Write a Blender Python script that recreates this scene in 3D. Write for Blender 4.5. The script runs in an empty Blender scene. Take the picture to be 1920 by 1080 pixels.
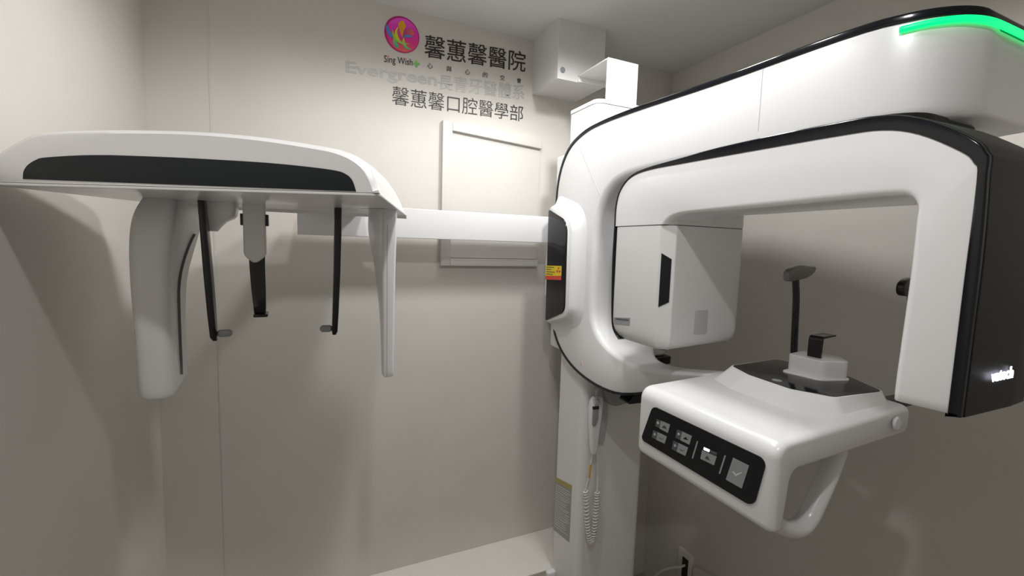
import bpy, bmesh, math, random
from mathutils import Vector, Matrix

C = bpy.context.scene.collection
SC = bpy.context.scene

# ------------------------------------------------------------------ camera, world, lights, exposure
cam_d = bpy.data.cameras.new('camera')
cam_d.sensor_width = 36.0
cam_d.lens = 842.2646 / 1920 * 36.0
cam_d.clip_start = 0.01
cam = bpy.data.objects.new('camera', cam_d)
C.objects.link(cam)
right = Vector((0.9108, -0.41181, 0.02942))
down = Vector((-0.0119, -0.0974, -0.99517))
fwd = Vector((0.41269, 0.90605, -0.09362))
cam.matrix_world = Matrix(((right.x, -down.x, -fwd.x, -1.54368),
                           (right.y, -down.y, -fwd.y, -1.66869),
                           (right.z, -down.z, -fwd.z, 1.647),
                           (0, 0, 0, 1)))
SC.camera = cam

world = bpy.data.worlds.new('world')
world.use_nodes = True
world.node_tree.nodes['Background'].inputs[0].default_value = (0.9, 0.92, 1.0, 1)
world.node_tree.nodes['Background'].inputs[1].default_value = 0.05
SC.world = world


def downlight(name, loc, power, col=(1.0, 0.99, 0.98), radius=0.045, size=155, blend=0.5, aim=None):
    d = bpy.data.lights.new(name, 'SPOT')
    d.energy = power
    d.color = col
    d.shadow_soft_size = radius
    d.spot_size = math.radians(size)
    d.spot_blend = blend
    o = bpy.data.objects.new(name, d)
    o.location = loc
    if aim:
        o.rotation_euler = (Vector(aim) - Vector(loc)).to_track_quat('-Z', 'Y').to_euler()
    C.objects.link(o)


downlight('downlight_machine', (-0.77, -0.72, 2.43), 13, size=165, blend=0.4, radius=0.05)
downlight('downlight_middle', (-1.20, -0.82, 2.43), 9.5, size=170, blend=0.4, radius=0.05)
downlight('downlight_wall', (-0.90, -0.33, 2.43), 5, size=120, blend=0.8, radius=0.09)
downlight('downlight_entry', (-1.42, -1.54, 2.43), 8, size=174, blend=0.3, radius=0.025)

SC.view_settings.view_transform = 'Standard'
SC.view_settings.look = 'None'
SC.view_settings.gamma = 1
SC.view_settings.use_curve_mapping = False
SC.view_settings.exposure = 0.82

# ------------------------------------------------------------------ materials


def mat(name, col, rough=0.5, metal=0.0, coat=0.0, noise=0.0, scale=40, bump=0.0, emit=None, estr=0.0, spec=0.5):
    m = bpy.data.materials.new(name)
    m.use_nodes = True
    nt = m.node_tree
    b = nt.nodes['Principled BSDF']
    b.inputs['Base Color'].default_value = (*col, 1)
    b.inputs['Roughness'].default_value = rough
    b.inputs['Metallic'].default_value = metal
    b.inputs['Coat Weight'].default_value = coat
    b.inputs['Coat Roughness'].default_value = 0.08
    b.inputs['Specular IOR Level'].default_value = spec
    if noise or bump:
        tc = nt.nodes.new('ShaderNodeTexCoord')
        n = nt.nodes.new('ShaderNodeTexNoise')
        n.inputs['Scale'].default_value = scale
        n.inputs['Detail'].default_value = 4
        nt.links.new(tc.outputs['Object'], n.inputs['Vector'])
        if noise:
            r = nt.nodes.new('ShaderNodeValToRGB')
            r.color_ramp.elements[0].position = 0.35
            r.color_ramp.elements[1].position = 0.65
            r.color_ramp.elements[0].color = (*[c * (1 - noise) for c in col], 1)
            r.color_ramp.elements[1].color = (*[min(1, c * (1 + noise)) for c in col], 1)
            nt.links.new(n.outputs['Fac'], r.inputs['Fac'])
            nt.links.new(r.outputs['Color'], b.inputs['Base Color'])
        if bump:
            bp = nt.nodes.new('ShaderNodeBump')
            bp.inputs['Strength'].default_value = bump
            bp.inputs['Distance'].default_value = 0.002
            nt.links.new(n.outputs['Fac'], bp.inputs['Height'])
            nt.links.new(bp.outputs['Normal'], b.inputs['Normal'])
    if emit:
        b.inputs['Emission Color'].default_value = (*emit, 1)
        b.inputs['Emission Strength'].default_value = estr
    return m


def gradient_mat(name, stops, axis, lo, hi, rough=0.4):
    """printed colour gradient along an object axis"""
    m = bpy.data.materials.new(name)
    m.use_nodes = True
    nt = m.node_tree
    b = nt.nodes['Principled BSDF']
    b.inputs['Roughness'].default_value = rough
    tc = nt.nodes.new('ShaderNodeTexCoord')
    sx = nt.nodes.new('ShaderNodeSeparateXYZ')
    mr = nt.nodes.new('ShaderNodeMapRange')
    mr.inputs['From Min'].default_value = lo
    mr.inputs['From Max'].default_value = hi
    r = nt.nodes.new('ShaderNodeValToRGB')
    els = r.color_ramp.elements
    while len(els) < len(stops):
        els.new(0.5)
    for e, (p, c) in zip(els, stops):
        e.position = p
        e.color = (*c, 1)
    nt.links.new(tc.outputs['Object'], sx.inputs[0])
    nt.links.new(sx.outputs[axis], mr.inputs['Value'])
    nt.links.new(mr.outputs['Result'], r.inputs['Fac'])
    nt.links.new(r.outputs['Color'], b.inputs['Base Color'])
    return m


M_wall = mat('wall_paint', (0.66, 0.63, 0.585), 0.6, noise=0.015, scale=6, bump=0.03)
M_ceil = mat('ceiling_paint', (0.68, 0.68, 0.66), 0.7, noise=0.01, scale=6)
M_floor = mat('floor_vinyl', (0.36, 0.34, 0.31), 0.5, noise=0.06, scale=14)
M_ledge = mat('ledge_laminate', (0.80, 0.78, 0.73), 0.35, noise=0.015, scale=10)
M_trim = mat('panel_paint', (0.64, 0.625, 0.59), 0.5, noise=0.01, scale=9)
M_white = mat('white_gloss_plastic', (0.78, 0.78, 0.785), 0.26, coat=0.25, noise=0.004, scale=3)
M_satin = mat('white_satin_plastic', (0.74, 0.74, 0.735), 0.38, noise=0.004, scale=3)
M_powder = mat('white_powder_coat', (0.80, 0.80, 0.79), 0.42, bump=0.02, scale=300)
M_black = mat('black_gloss_plastic', (0.006, 0.007, 0.010), 0.12, spec=0.4, noise=0.05, scale=5)
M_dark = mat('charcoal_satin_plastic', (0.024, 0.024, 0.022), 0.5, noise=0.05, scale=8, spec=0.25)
M_navy = mat('dark_window_acrylic', (0.009, 0.012, 0.015), 0.25, noise=0.05, scale=5, spec=0.25)
M_rod = mat('black_carbon_rod', (0.006, 0.006, 0.006), 0.22, noise=0.1, scale=30)
M_grey = mat('grey_plastic', (0.30, 0.31, 0.32), 0.35, noise=0.02, scale=10)
M_greyl = mat('light_grey_plastic', (0.52, 0.53, 0.54), 0.4, noise=0.02, scale=10)
M_pad = mat('grey_translucent_pad', (0.16, 0.155, 0.145), 0.3, noise=0.03, scale=12)
M_key = mat('grey_key_print', (0.30, 0.32, 0.33), 0.35, noise=0.02, scale=20)
M_keyd = mat('dark_grey_key_print', (0.085, 0.095, 0.105), 0.35, noise=0.03, scale=20)
M_mark = mat('pale_key_symbol', (0.62, 0.64, 0.64), 0.4, noise=0.02, scale=20)
M_symb = mat('dark_key_symbol', (0.06, 0.08, 0.07), 0.4, noise=0.02, scale=20)
M_seam = mat('shadow_gap_rubber', (0.10, 0.10, 0.10), 0.7, noise=0.05, scale=20)
M_green = mat('green_status_light', (0.0, 0.5, 0.15), 0.3, noise=0.02, emit=(0.0, 0.75, 0.16), estr=1.0)
M_lit = mat('backlit_logo', (0.7, 0.72, 0.9), 0.3, noise=0.02, emit=(0.80, 0.82, 1.0), estr=2.0)
M_led = mat('lit_key_indicator', (0.8, 0.8, 0.8), 0.3, noise=0.02, emit=(1.0, 0.97, 0.95), estr=1.2)
M_ink = mat('black_vinyl_ink', (0.012, 0.010, 0.010), 0.5, noise=0.05, scale=30)
M_inkb = mat('brown_black_vinyl_ink', (0.030, 0.022, 0.020), 0.5, noise=0.05, scale=30)
M_faded = mat('faded_silver_vinyl', (0.47, 0.465, 0.45), 0.4, noise=0.02, scale=30)
M_label = mat('printed_grey_label', (0.36, 0.355, 0.35), 0.5, noise=0.03, scale=60)
M_labelink = mat('label_text_print', (0.60, 0.595, 0.585), 0.5, noise=0.02, scale=30)
M_mark_pink = mat('pale_pink_print', (0.72, 0.50, 0.48), 0.4, noise=0.02, scale=30)
M_yellow = mat('yellow_print', (0.78, 0.60, 0.02), 0.45, noise=0.03, scale=30)
M_ydull = mat('dull_yellow_print', (0.42, 0.37, 0.12), 0.5, noise=0.03, scale=30)
M_red = mat('red_print', (0.65, 0.07, 0.04), 0.45, noise=0.03, scale=30)
M_orange = mat('orange_sleeve', (0.75, 0.38, 0.03), 0.45, noise=0.03, scale=30)
M_cord = mat('white_cord_rubber', (0.78, 0.77, 0.75), 0.4, noise=0.02, scale=40)
M_hole = mat('dark_socket_hole', (0.02, 0.018, 0.016), 0.6, noise=0.1, scale=20)
M_cap = mat('grey_screw_cap', (0.25, 0.26, 0.27), 0.4, noise=0.03, scale=20)
M_steel = mat('bolt_steel', (0.25, 0.24, 0.23), 0.35, metal=0.8, noise=0.05, scale=60)
M_magenta = gradient_mat('magenta_print', [(0.0, (0.90, 0.16, 0.09)), (0.3, (0.85, 0.04, 0.26)), (0.65, (0.82, 0.03, 0.50)), (1.0, (0.90, 0.10, 0.72))], 2, 2.31, 2.43)
M_rim = mat('crimson_print', (0.50, 0.015, 0.20), 0.4, noise=0.02, scale=30)
M_petalo = gradient_mat('orange_petal_print', [(0.0, (0.80, 0.33, 0.02)), (1.0, (0.85, 0.42, 0.02))], 2, 2.35, 2.42)
M_petalr = gradient_mat('red_petal_print', [(0.0, (0.50, 0.02, 0.28)), (1.0, (0.85, 0.20, 0.05))], 0, -1.232, -1.185)
M_petaly = gradient_mat('lime_petal_print', [(0.0, (0.10, 0.55, 0.28)), (0.4, (0.62, 0.72, 0.02)), (1.0, (0.85, 0.68, 0.02))], 2, 2.325, 2.39)
M_petalb = mat('blue_petal_print', (0.06, 0.30, 0.62), 0.4, noise=0.02, scale=30)
M_petalg = gradient_mat('green_petal_print', [(0.0, (0.02, 0.50, 0.35)), (1.0, (0.45, 0.65, 0.05))], 2, 2.325, 2.36)
M_plus = gradient_mat('green_plus_print', [(0.0, (0.02, 0.42, 0.16)), (1.0, (0.42, 0.66, 0.08))], 2, 2.270, 2.296)

# ------------------------------------------------------------------ mesh helpers


def finish(name, bm, m, parent=None, angle=38, tri=False):
    bmesh.ops.remove_doubles(bm, verts=bm.verts, dist=1e-6)
    bmesh.ops.recalc_face_normals(bm, faces=bm.faces)
    lim = math.radians(angle)
    for f in bm.faces:
        f.smooth = True
    for e in bm.edges:
        if len(e.link_faces) == 2:
            e.smooth = e.calc_face_angle(0) < lim
        else:
            e.smooth = False
    me = bpy.data.meshes.new(name)
    bm.to_mesh(me)
    bm.free()
    o = bpy.data.objects.new(name, me)
    if m:
        me.materials.append(m)
    C.objects.link(o)
    if parent:
        o.parent = parent
        o.matrix_parent_inverse = parent_inverse(parent)
    return o


def parent_inverse(p):
    return p.matrix_basis.inverted() if p.parent is None else Matrix.Identity(4)


def thing(name, loc, label, cat, group=None):
    o = bpy.data.objects.new(name, None)
    o.empty_display_size = 0.05
    o.location = loc
    C.objects.link(o)
    tag(o, label, cat, group)
    return o


def tag(o, label, cat, group=None):
    o['label'] = label
    o['category'] = cat
    if group:
        o['group'] = group
    return o


def struct(o, label=None):
    o['kind'] = 'structure'
    if label:
        o['label'] = label
    return o


def add_loft(bm, rings, cap=True, closed=True):
    vs = [[bm.verts.new(p) for p in r] for r in rings]
    n = len(rings[0])
    for a, b in zip(vs, vs[1:]):
        for i in range(n if closed else n - 1):
            j = (i + 1) % n
            try:
                bm.faces.new((a[i], a[j], b[j], b[i]))
            except ValueError:
                pass
    if cap and closed:
        for r in (vs[0], vs[-1]):
            try:
                bm.faces.new(r)
            except ValueError:
                pass


def loft(rings, cap=True):
    bm = bmesh.new()
    add_loft(bm, rings, cap)
    return bm


def rpoly(pts, seg=6):
    """2D polygon with rounded corners: (x, y, r)"""
    out = []
    n = len(pts)
    for i in range(n):
        x, y, r = pts[i] if len(pts[i]) == 3 else (*pts[i], 0)
        p = Vector((x, y))
        if r <= 0:
            out.append((x, y))
            continue
        a = Vector(pts[i - 1][:2]) - p
        b = Vector(pts[(i + 1) % n][:2]) - p
        la, lb = a.length, b.length
        a.normalize()
        b.normalize()
        ang = a.angle(b)
        t = min(r / math.tan(ang / 2), la * 0.49, lb * 0.49)
        rr = t * math.tan(ang / 2)
        bis = (a + b).normalized()
        c = p + bis * (rr / math.sin(ang / 2))
        s = p + a * t - c
        e = p + b * t - c
        a0 = math.atan2(s.y, s.x)
        a1 = math.atan2(e.y, e.x)
        d = (a1 - a0 + math.pi) % (2 * math.pi) - math.pi
        for k in range(seg + 1):
            w = a0 + d * k / seg
            out.append((c.x + rr * math.cos(w), c.y + rr * math.sin(w)))
    return out


def smooth_poly(pts, sub=4):
    """closed Catmull-Rom through 2D points"""
    out = []
    n = len(pts)
    for i in range(n):
        p0, p1, p2, p3 = (Vector(pts[(i + k - 1) % n][:2]) for k in range(4))
        for s in range(sub):
            t = s / sub
            q = 0.5 * ((2 * p1) + (p2 - p0) * t + (2 * p0 - 5 * p1 + 4 * p2 - p3) * t * t + (3 * p1 - p0 - 3 * p2 + p3) * t ** 3)
            out.append((q.x, q.y))
    return out


def smooth_rows(rows, sub=4):
    """open Catmull-Rom through rows of numbers"""
    out = []
    n = len(rows)
    for i in range(n - 1):
        p = [rows[max(0, min(n - 1, i + k - 1))] for k in range(4)]
        for s in range(sub):
            t = s / sub
            out.append(tuple(0.5 * (2 * b + (c - a) * t + (2 * a - 5 * b + 4 * c - d) * t * t + (3 * b - a - 3 * c + d) * t ** 3)
                             for a, b, c, d in zip(*p)))
    out.append(tuple(rows[-1]))
    return out


def inset(poly, d):
    if abs(d) < 1e-9:
        return list(poly)
    area = sum(poly[i][0] * poly[(i + 1) % len(poly)][1] - poly[(i + 1) % len(poly)][0] * poly[i][1] for i in range(len(poly)))
    sg = 1 if area > 0 else -1
    out = []
    n = len(poly)
    for i in range(n):
        p = Vector(poly[i])
        a = (p - Vector(poly[i - 1]))
        b = (Vector(poly[(i + 1) % n]) - p)
        if a.length < 1e-9 or b.length < 1e-9:
            out.append((p.x, p.y))
            continue
        a.normalize()
        b.normalize()
        na = Vector((-a.y, a.x)) * sg
        nb = Vector((-b.y, b.x)) * sg
        m = na + nb
        if m.length < 1e-6:
            m = na
        m.normalize()
        k = d / max(0.35, m.dot(na))
        q = p + m * k
        out.append((q.x, q.y))
    return out


def add_prism(bm, poly, fn, t0, t1, r=0.0, r1=None, seg=4):
    """extrude a 2D outline between t0 and t1 with rounded rims; fn(u, v, t) -> xyz"""
    r1 = r if r1 is None else r1
    s = 1 if t1 > t0 else -1
    prof = []
    for k in range(seg + 1):
        if r > 0:
            w = math.pi / 2 * k / seg
            prof.append((r * (1 - math.sin(w)), t0 + s * r * (1 - math.cos(w))))
        else:
            prof.append((0, t0))
            break
    for k in range(seg + 1):
        if r1 > 0:
            w = math.pi / 2 * k / seg
            prof.append((r1 * (1 - math.cos(w)), t1 - s * r1 * (1 - math.sin(w))))
        else:
            prof.append((0, t1))
            break
    rings = [[fn(u, v, t) for u, v in inset(poly, d)] for d, t in prof]
    add_loft(bm, rings)


def prism(poly, fn, t0, t1, r=0.0, r1=None, seg=4):
    bm = bmesh.new()
    add_prism(bm, poly, fn, t0, t1, r, r1, seg)
    return bm


XY = lambda u, v, t: (u, v, t)
XZ = lambda u, v, t: (u, t, v)
YZ = lambda u, v, t: (t, u, v)


def add_box(bm, x0, x1, y0, y1, z0, z1, rc=0.0, rt=0.0, seg=4):
    poly = rpoly([(x0, y0, rc), (x1, y0, rc), (x1, y1, rc), (x0, y1, rc)], seg)
    add_prism(bm, poly, XY, z0, z1, rt, rt, seg)


def box(x0, x1, y0, y1, z0, z1, rc=0.0, rt=0.0, seg=4):
    bm = bmesh.new()
    add_box(bm, x0, x1, y0, y1, z0, z1, rc, rt, seg)
    return bm


def add_tube(bm, pts, rad, n=10, flat=None):
    """tube along points; rad a number or list; flat=(a, b) scales section"""
    P = [Vector(p) for p in pts]
    rings = []
    ref = None
    for i, p in enumerate(P):
        t = (P[min(i + 1, len(P) - 1)] - P[max(i - 1, 0)]).normalized()
        if ref is None:
            ref = Vector((0, 1, 0)) if abs(t.y) < 0.8 else Vector((1, 0, 0))
        a = (ref - t * ref.dot(t)).normalized()
        ref = a
        b = t.cross(a)
        r = rad[i] if isinstance(rad, (list, tuple)) else rad
        fa, fb = flat or (1, 1)
        rings.append([tuple(p + a * (r * fa * math.cos(2 * math.pi * k / n)) + b * (r * fb * math.sin(2 * math.pi * k / n))) for k in range(n)])
    add_loft(bm, rings)


def tube(pts, rad, n=10, flat=None):
    bm = bmesh.new()
    add_tube(bm, pts, rad, n, flat)
    return bm


def add_disc(bm, c, axis, r, h, n=24, rim=0.0):
    ax = Vector(axis).normalized()
    ref = Vector((0, 0, 1)) if abs(ax.z) < 0.8 else Vector((1, 0, 0))
    a = (ref - ax * ref.dot(ax)).normalized()
    b = ax.cross(a)
    c = Vector(c)
    prof = [(r - rim, 0), (r, rim), (r, h - rim), (r - rim, h)] if rim else [(r, 0), (r, h)]
    add_loft(bm, [[tuple(c + ax * t + a * (q * math.cos(2 * math.pi * k / n)) + b * (q * math.sin(2 * math.pi * k / n))) for k in range(n)] for q, t in prof])


def disc(*a, **k):
    bm = bmesh.new()
    add_disc(bm, *a, **k)
    return bm


# ------------------------------------------------------------------ setting
W, H, YF = -1.967, 2.457, -2.75
struct(finish('floor', box(W - .1, .1, YF - .1, .1, -0.1, 0), M_floor))
struct(finish('ceiling', box(W - .1, .1, YF - .1, .1, H, H + .1), M_ceil))
struct(finish('wall_back', box(W - .1, .1, 0, .1, 0, H), M_wall))
struct(finish('wall_right', box(0, .1, YF, 0, 0, H), M_wall))
struct(finish('wall_left', box(W - .1, W, YF, 0, 0, H), M_wall))
struct(finish('wall_front', box(W, 0, YF - .1, YF, 0, H), M_wall))
# seam between wall boards
struct(finish('trim_1', box(-1.8105, -1.8045, -0.0012, 0.001, 0.38, H), M_trim), 'fine vertical joint strip on the back wall')
# low white ledge along the back wall
bm = box(W, -0.45, -0.225, 0, 0, 0.372)
add_box(bm, W, -0.45, -0.229, 0, 0.372, 0.380, 0, 0.002)
struct(finish('trim_2', bm, M_ledge), 'low white ledge along the foot of the back wall')
# boxed-in service duct under the ceiling
struct(finish('trim_3', box(-0.72, -0.52, -0.20, 0, 2.251, H), M_ceil), 'boxed-in duct hanging from the ceiling against the back wall')

# ------------------------------------------------------------------ access panel on the back wall
ap = thing('access_panel', (-0.885, 0, 1.56), 'beige framed access panel set on the back wall behind the long white beam', 'access panel')
finish('panel_door', box(-1.055, -0.679, -0.006, 0, 1.595, 2.065), M_trim, ap)
bm = bmesh.new()
add_prism(bm, [(-1.089, 1.564), (-1.052, 1.564), (-1.052, 2.097), (-1.089, 2.097)], XZ, 0, -0.020, 0, 0.002)
finish('frame_stile', bm, M_trim, ap)
bm = bmesh.new()
add_prism(bm, [(-1.052, 1.564), (-0.679, 1.564), (-0.679, 1.592), (-1.052, 1.592)], XZ, 0, -0.020, 0, 0.002)
finish('frame_rail', bm, M_trim, ap)
bm = bmesh.new()
add_prism(bm, [(-1.052, 2.064), (-0.679, 2.040), (-0.679, 2.070), (-1.052, 2.095)], XZ, 0, -0.020, 0, 0.002)
finish('frame_rail', bm, M_trim, ap)

# ------------------------------------------------------------------ lettering on the back wall


def text_mesh(name, body, m, parent, box4, depth=0.0012, offset=0.0, fit_x=True, y=0.0):
    """lettering fitted into the wall quad (x0, x1, zbl, ztl, zbr, ztr)"""
    cu = bpy.data.curves.new('lettering', 'FONT')
    cu.body = body
    cu.size = 1.0
    cu.offset = offset
    cu.resolution_u = 4
    to = bpy.data.objects.new('lettering', cu)
    C.objects.link(to)
    dg = bpy.context.evaluated_depsgraph_get()
    dg.update()
    me = bpy.data.meshes.new_from_object(to.evaluated_get(dg))
    bpy.data.objects.remove(to)
    x0, x1, zbl, ztl, zbr, ztr = box4
    xs = [v.co.x for v in me.vertices]
    ys = [v.co.y for v in me.vertices]
    ax, bx, ay, by = min(xs), max(xs), min(ys), max(ys)
    bm = bmesh.new()
    bm.from_mesh(me)
    bpy.data.meshes.remove(me)
    for v in bm.verts:
        u = (v.co.x - ax) / (bx - ax)
        w = (v.co.y - ay) / (by - ay)
        zb = zbl + (zbr - zbl) * u
        zt = ztl + (ztr - ztl) * u
        v.co = (x0 + (x1 - x0) * u, y - depth, zb + (zt - zb) * w)
    r = bmesh.ops.extrude_face_region(bm, geom=list(bm.faces))
    for e in r['geom']:
        if isinstance(e, bmesh.types.BMVert):
            e.co.y = y - 0.0001
    return finish(name, bm, m, parent, angle=30)


sg = thing('hospital_sign', (-1.02, 0, 2.26), 'dark hospital name sign with round pink flower emblem high on the back wall', 'sign')
text_mesh('name_lettering', '馨蕙馨醫院', M_inkb, sg, (-1.156, -0.754, 2.311, 2.389, 2.330, 2.406), offset=0.004)
for k, ch in enumerate('心與心的交會'):
    t = k / 5
    x = -1.135 + (-0.780 + 1.135) * t
    z = 2.2745 + 0.010 * t
    text_mesh('tagline_character', ch, M_inkb, sg, (x - .010, x + .010, z, z + .019, z + .0005, z + .0195))
text_mesh('latin_lettering', 'Sing Wish', M_inkb, sg, (-1.296, -1.198, 2.260, 2.290, 2.266, 2.296), offset=0.004)
for (x, z) in ((-1.2825, 2.2885), (-1.2275, 2.2915)):
    finish('letter_dot', box(x - .002, x + .002, -0.0024, 0, z - .002, z + .002), M_magenta, sg)
px, pz, a, b = -1.184, 2.282, 0.0035, 0.0115
bm = prism([(px - a, pz - b), (px + a, pz - b), (px + a, pz - a), (px + b, pz - a + .001), (px + b, pz + a + .001), (px + a, pz + a), (px + a, pz + b), (px - a, pz + b), (px - a, pz + a), (px - b, pz + a - .001), (px - b, pz - a - .001), (px - a, pz - a)], XZ, 0, -0.0016)
finish('plus_mark', bm, M_plus, sg)
# emblem
ex, ez = -1.235, 2.370
em = finish('emblem', disc((ex, 0, ez), (0, -1, 0), 0.0605, 0.0016, n=48), M_rim, sg)
finish('emblem_face', disc((ex + .002, -0.0012, ez - .001), (0, -1, 0), 0.0555, 0.0012, n=48), M_magenta, em)


def leaf(name, m, spine, widths, y):
    """a leaf shape along a 2D spine"""
    rows = smooth_rows([(p[0], p[1], w) for p, w in zip(spine, widths)], 5)
    L, R = [], []
    for i, (x, z, w) in enumerate(rows):
        x2, z2, _ = rows[min(i + 1, len(rows) - 1)]
        x1, z1, _ = rows[max(i - 1, 0)]
        d = Vector((x2 - x1, z2 - z1)).normalized()
        w = max(w, 0.0002)
        L.append((ex + x - d.y * w, ez + z + d.x * w))
        R.append((ex + x + d.y * w, ez + z - d.x * w))
    finish(name, prism(L + R[::-1], XZ, y, y - 0.0008), m, em)


leaf('petal', M_petalo, [(0.001, -0.010), (-0.002, 0.015), (0.000, 0.033), (0.004, 0.045)], [0.0005, 0.008, 0.013, 0.003], -0.0026)
leaf('petal', M_petalr, [(0.002, -0.008), (0.014, 0.006), (0.030, 0.013), (0.042, 0.011)], [0.0005, 0.010, 0.013, 0.003], -0.0030)
leaf('petal', M_petalb, [(0.000, -0.010), (0.012, -0.003), (0.024, -0.001), (0.036, -0.001)], [0.0005, 0.003, 0.004, 0.0005], -0.0034)
leaf('petal', M_petaly, [(-0.014, 0.022), (-0.021, 0.004), (-0.017, -0.016), (-0.002, -0.029), (0.026, -0.026)], [0.0005, 0.004, 0.006, 0.004, 0.0005], -0.0030)
leaf('petal', M_petaly, [(0.006, -0.010), (0.005, -0.026), (0.014, -0.040), (0.030, -0.045)], [0.0005, 0.005, 0.005, 0.0005], -0.0034)
leaf('petal', M_petalb, [(-0.054, 0.024), (-0.050, 0.008), (-0.040, -0.010), (-0.032, -0.018)], [0.0005, 0.005, 0.006, 0.001], -0.0030)
leaf('petal', M_petalg, [(-0.034, 0.010), (-0.030, -0.006), (-0.022, -0.020), (-0.010, -0.030)], [0.0005, 0.003, 0.005, 0.001], -0.0026)
leaf('petal', M_petalg, [(-0.030, -0.018), (-0.026, -0.030), (-0.018, -0.042), (-0.013, -0.047)], [0.0005, 0.006, 0.006, 0.0005], -0.0026)

fd = thing('faded_lettering', (-1.09, 0, 2.21), 'faint silver lettering between the emblem sign and the thin black department line', 'lettering')
text_mesh('latin_lettering', 'Evergreen', M_faded, fd, (-1.421, -1.108, 2.199, 2.248, 2.206, 2.260), offset=0.022)
text_mesh('character_lettering', '長青牙醫體系', M_faded, fd, (-1.104, -0.754, 2.208, 2.262, 2.222, 2.280), offset=0.006)
dp = thing('department_lettering', (-1.01, 0, 2.13), 'thin black department lettering just above the framed access panel', 'lettering')
text_mesh('character_lettering', '馨蕙馨口腔醫學部', M_ink, dp, (-1.268, -0.758, 2.130, 2.193, 2.140, 2.200), offset=-0.004)

# ------------------------------------------------------------------ the dental X-ray machine
XR = thing('dental_xray_machine', (-0.54, -0.315, 0), 'white dental panoramic X-ray machine with black trim and cephalometric arm on tall column', 'x-ray machine')

# column
col = finish('column', prism(rpoly([(-0.68, -0.40, .028), (-0.40, -0.40, .028), (-0.40, -0.23, .012), (-0.68, -0.23, .012)], 6), XY, 0, 2.120), M_powder, XR)
finish('column_cap', prism(rpoly([(-0.682, -0.402, .030), (-0.398, -0.402, .030), (-0.398, -0.228, .014), (-0.682, -0.228, .014)], 6), XY, 2.121, 2.135, 0, 0.005), M_powder, col)
lb = finish('warning_label', prism([(-0.349, 0.567), (-0.231, 0.545), (-0.231, 0.760), (-0.349, 0.787)], YZ, -0.6795, -0.6808), M_label, col)
bm = prism([(-0.349, 0.767), (-0.231, 0.742), (-0.231, 0.760), (-0.349, 0.787)], YZ, -0.6800, -0.6813)
finish('label_header', bm, M_ydull, col)
random.seed(4)
bm = bmesh.new()
for k in range(20):
    z = 0.735 - k * 0.0088
    e = -0.345 + random.random() * 0.03
    s = -0.238
    add_prism(bm, [(e, z + .020 - .003), (s, z - .003), (s, z), (e, z + .020)], YZ, -0.6800, -0.6812)
finish('label_text', bm, M_labelink, col)
finish('foot_cap', box(-0.715, -0.676, -0.262, -0.236, 0.36, 0.392, .010, .008), M_white, XR)

# carriage that slides on the column
finish('carriage', prism(rpoly([(-0.690, -0.435, .03), (-0.345, -0.435, .03), (-0.345, -0.155, .02), (-0.690, -0.155, .02)], 6), XY, 1.262, 1.985, 0.012), M_white, XR)
finish('carriage_underside', prism(rpoly([(-0.49, -0.455, .02), (-0.338, -0.455, .02), (-0.338, -0.30, .02), (-0.49, -0.30, .02)], 5), XY, 1.236, 1.263, 0.004), M_black, XR)

# fixed C-shaped support arm, swept as pairs of outer and inner edge points
rows = [  # outer y z, inner y z, x left, x right
    (-1.312, 2.000, -1.312, 1.885, -0.565, -0.415),
    (-1.310, 2.012, -1.310, 1.870, -0.605, -0.395),
    (-1.290, 2.014, -1.290, 1.862, -0.650, -0.420),
    (-1.245, 2.016, -1.245, 1.860, -0.682, -0.420),
    (-1.160, 2.018, -1.160, 1.860, -0.700, -0.420),
    (-0.900, 2.022, -0.900, 1.860, -0.702, -0.420),
    (-0.640, 2.032, -0.680, 1.860, -0.702, -0.380),
    (-0.460, 2.034, -0.575, 1.853, -0.702, -0.380),
    (-0.355, 2.022, -0.515, 1.826, -0.702, -0.380),
    (-0.270, 1.985, -0.474, 1.775, -0.702, -0.380),
    (-0.215, 1.905, -0.456, 1.700, -0.702, -0.380),
    (-0.198, 1.780, -0.452, 1.620, -0.702, -0.380),
    (-0.198, 1.460, -0.452, 1.470, -0.702, -0.380),
    (-0.210, 1.360, -0.466, 1.405, -0.702, -0.380),
    (-0.255, 1.290, -0.505, 1.362, -0.702, -0.440),
    (-0.345, 1.238, -0.565, 1.336, -0.702, -0.520),
    (-0.465, 1.213, -0.635, 1.323, -0.702, -0.575),
    (-0.590, 1.213, -0.700, 1.321, -0.697, -0.592),
    (-0.680, 1.238, -0.765, 1.325, -0.672, -0.582),
    (-0.745, 1.272, -0.825, 1.333, -0.645, -0.555),
    (-0.810, 1.300, -0.880, 1.340, -0.625, -0.515),
    (-0.900, 1.310, -0.930, 1.345, -0.605, -0.430),
    (-1.000, 1.312, -1.000, 1.345, -0.605, -0.430),
]
rows = smooth_rows(rows, 4)


def sweep_ring(o, i, xl, xr, rc_in=0.022, rc_out=0.008, seg=5):
    """rounded rectangle between outer point o and inner point i (y, z), x from xl to xr"""
    o = Vector(o)
    i = Vector(i)
    h = (o - i).length
    d = (o - i) / h
    ri = min(rc_in, h * .45, (xr - xl) * .45)
    ro = min(rc_out, h * .45, (xr - xl) * .45)
    p2 = rpoly([(xl, 0, ri), (xr, 0, ri), (xr, h, ro), (xl, h, ro)], seg)
    return [(x, i.x + d.x * t, i.y + d.y * t) for x, t in p2]


arm = finish('support_arm', loft([sweep_ring((r[0], r[1]), (r[2], r[3]), r[4], r[5], 0.022, 0.004) for r in rows]), M_white, XR, angle=50)


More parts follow.
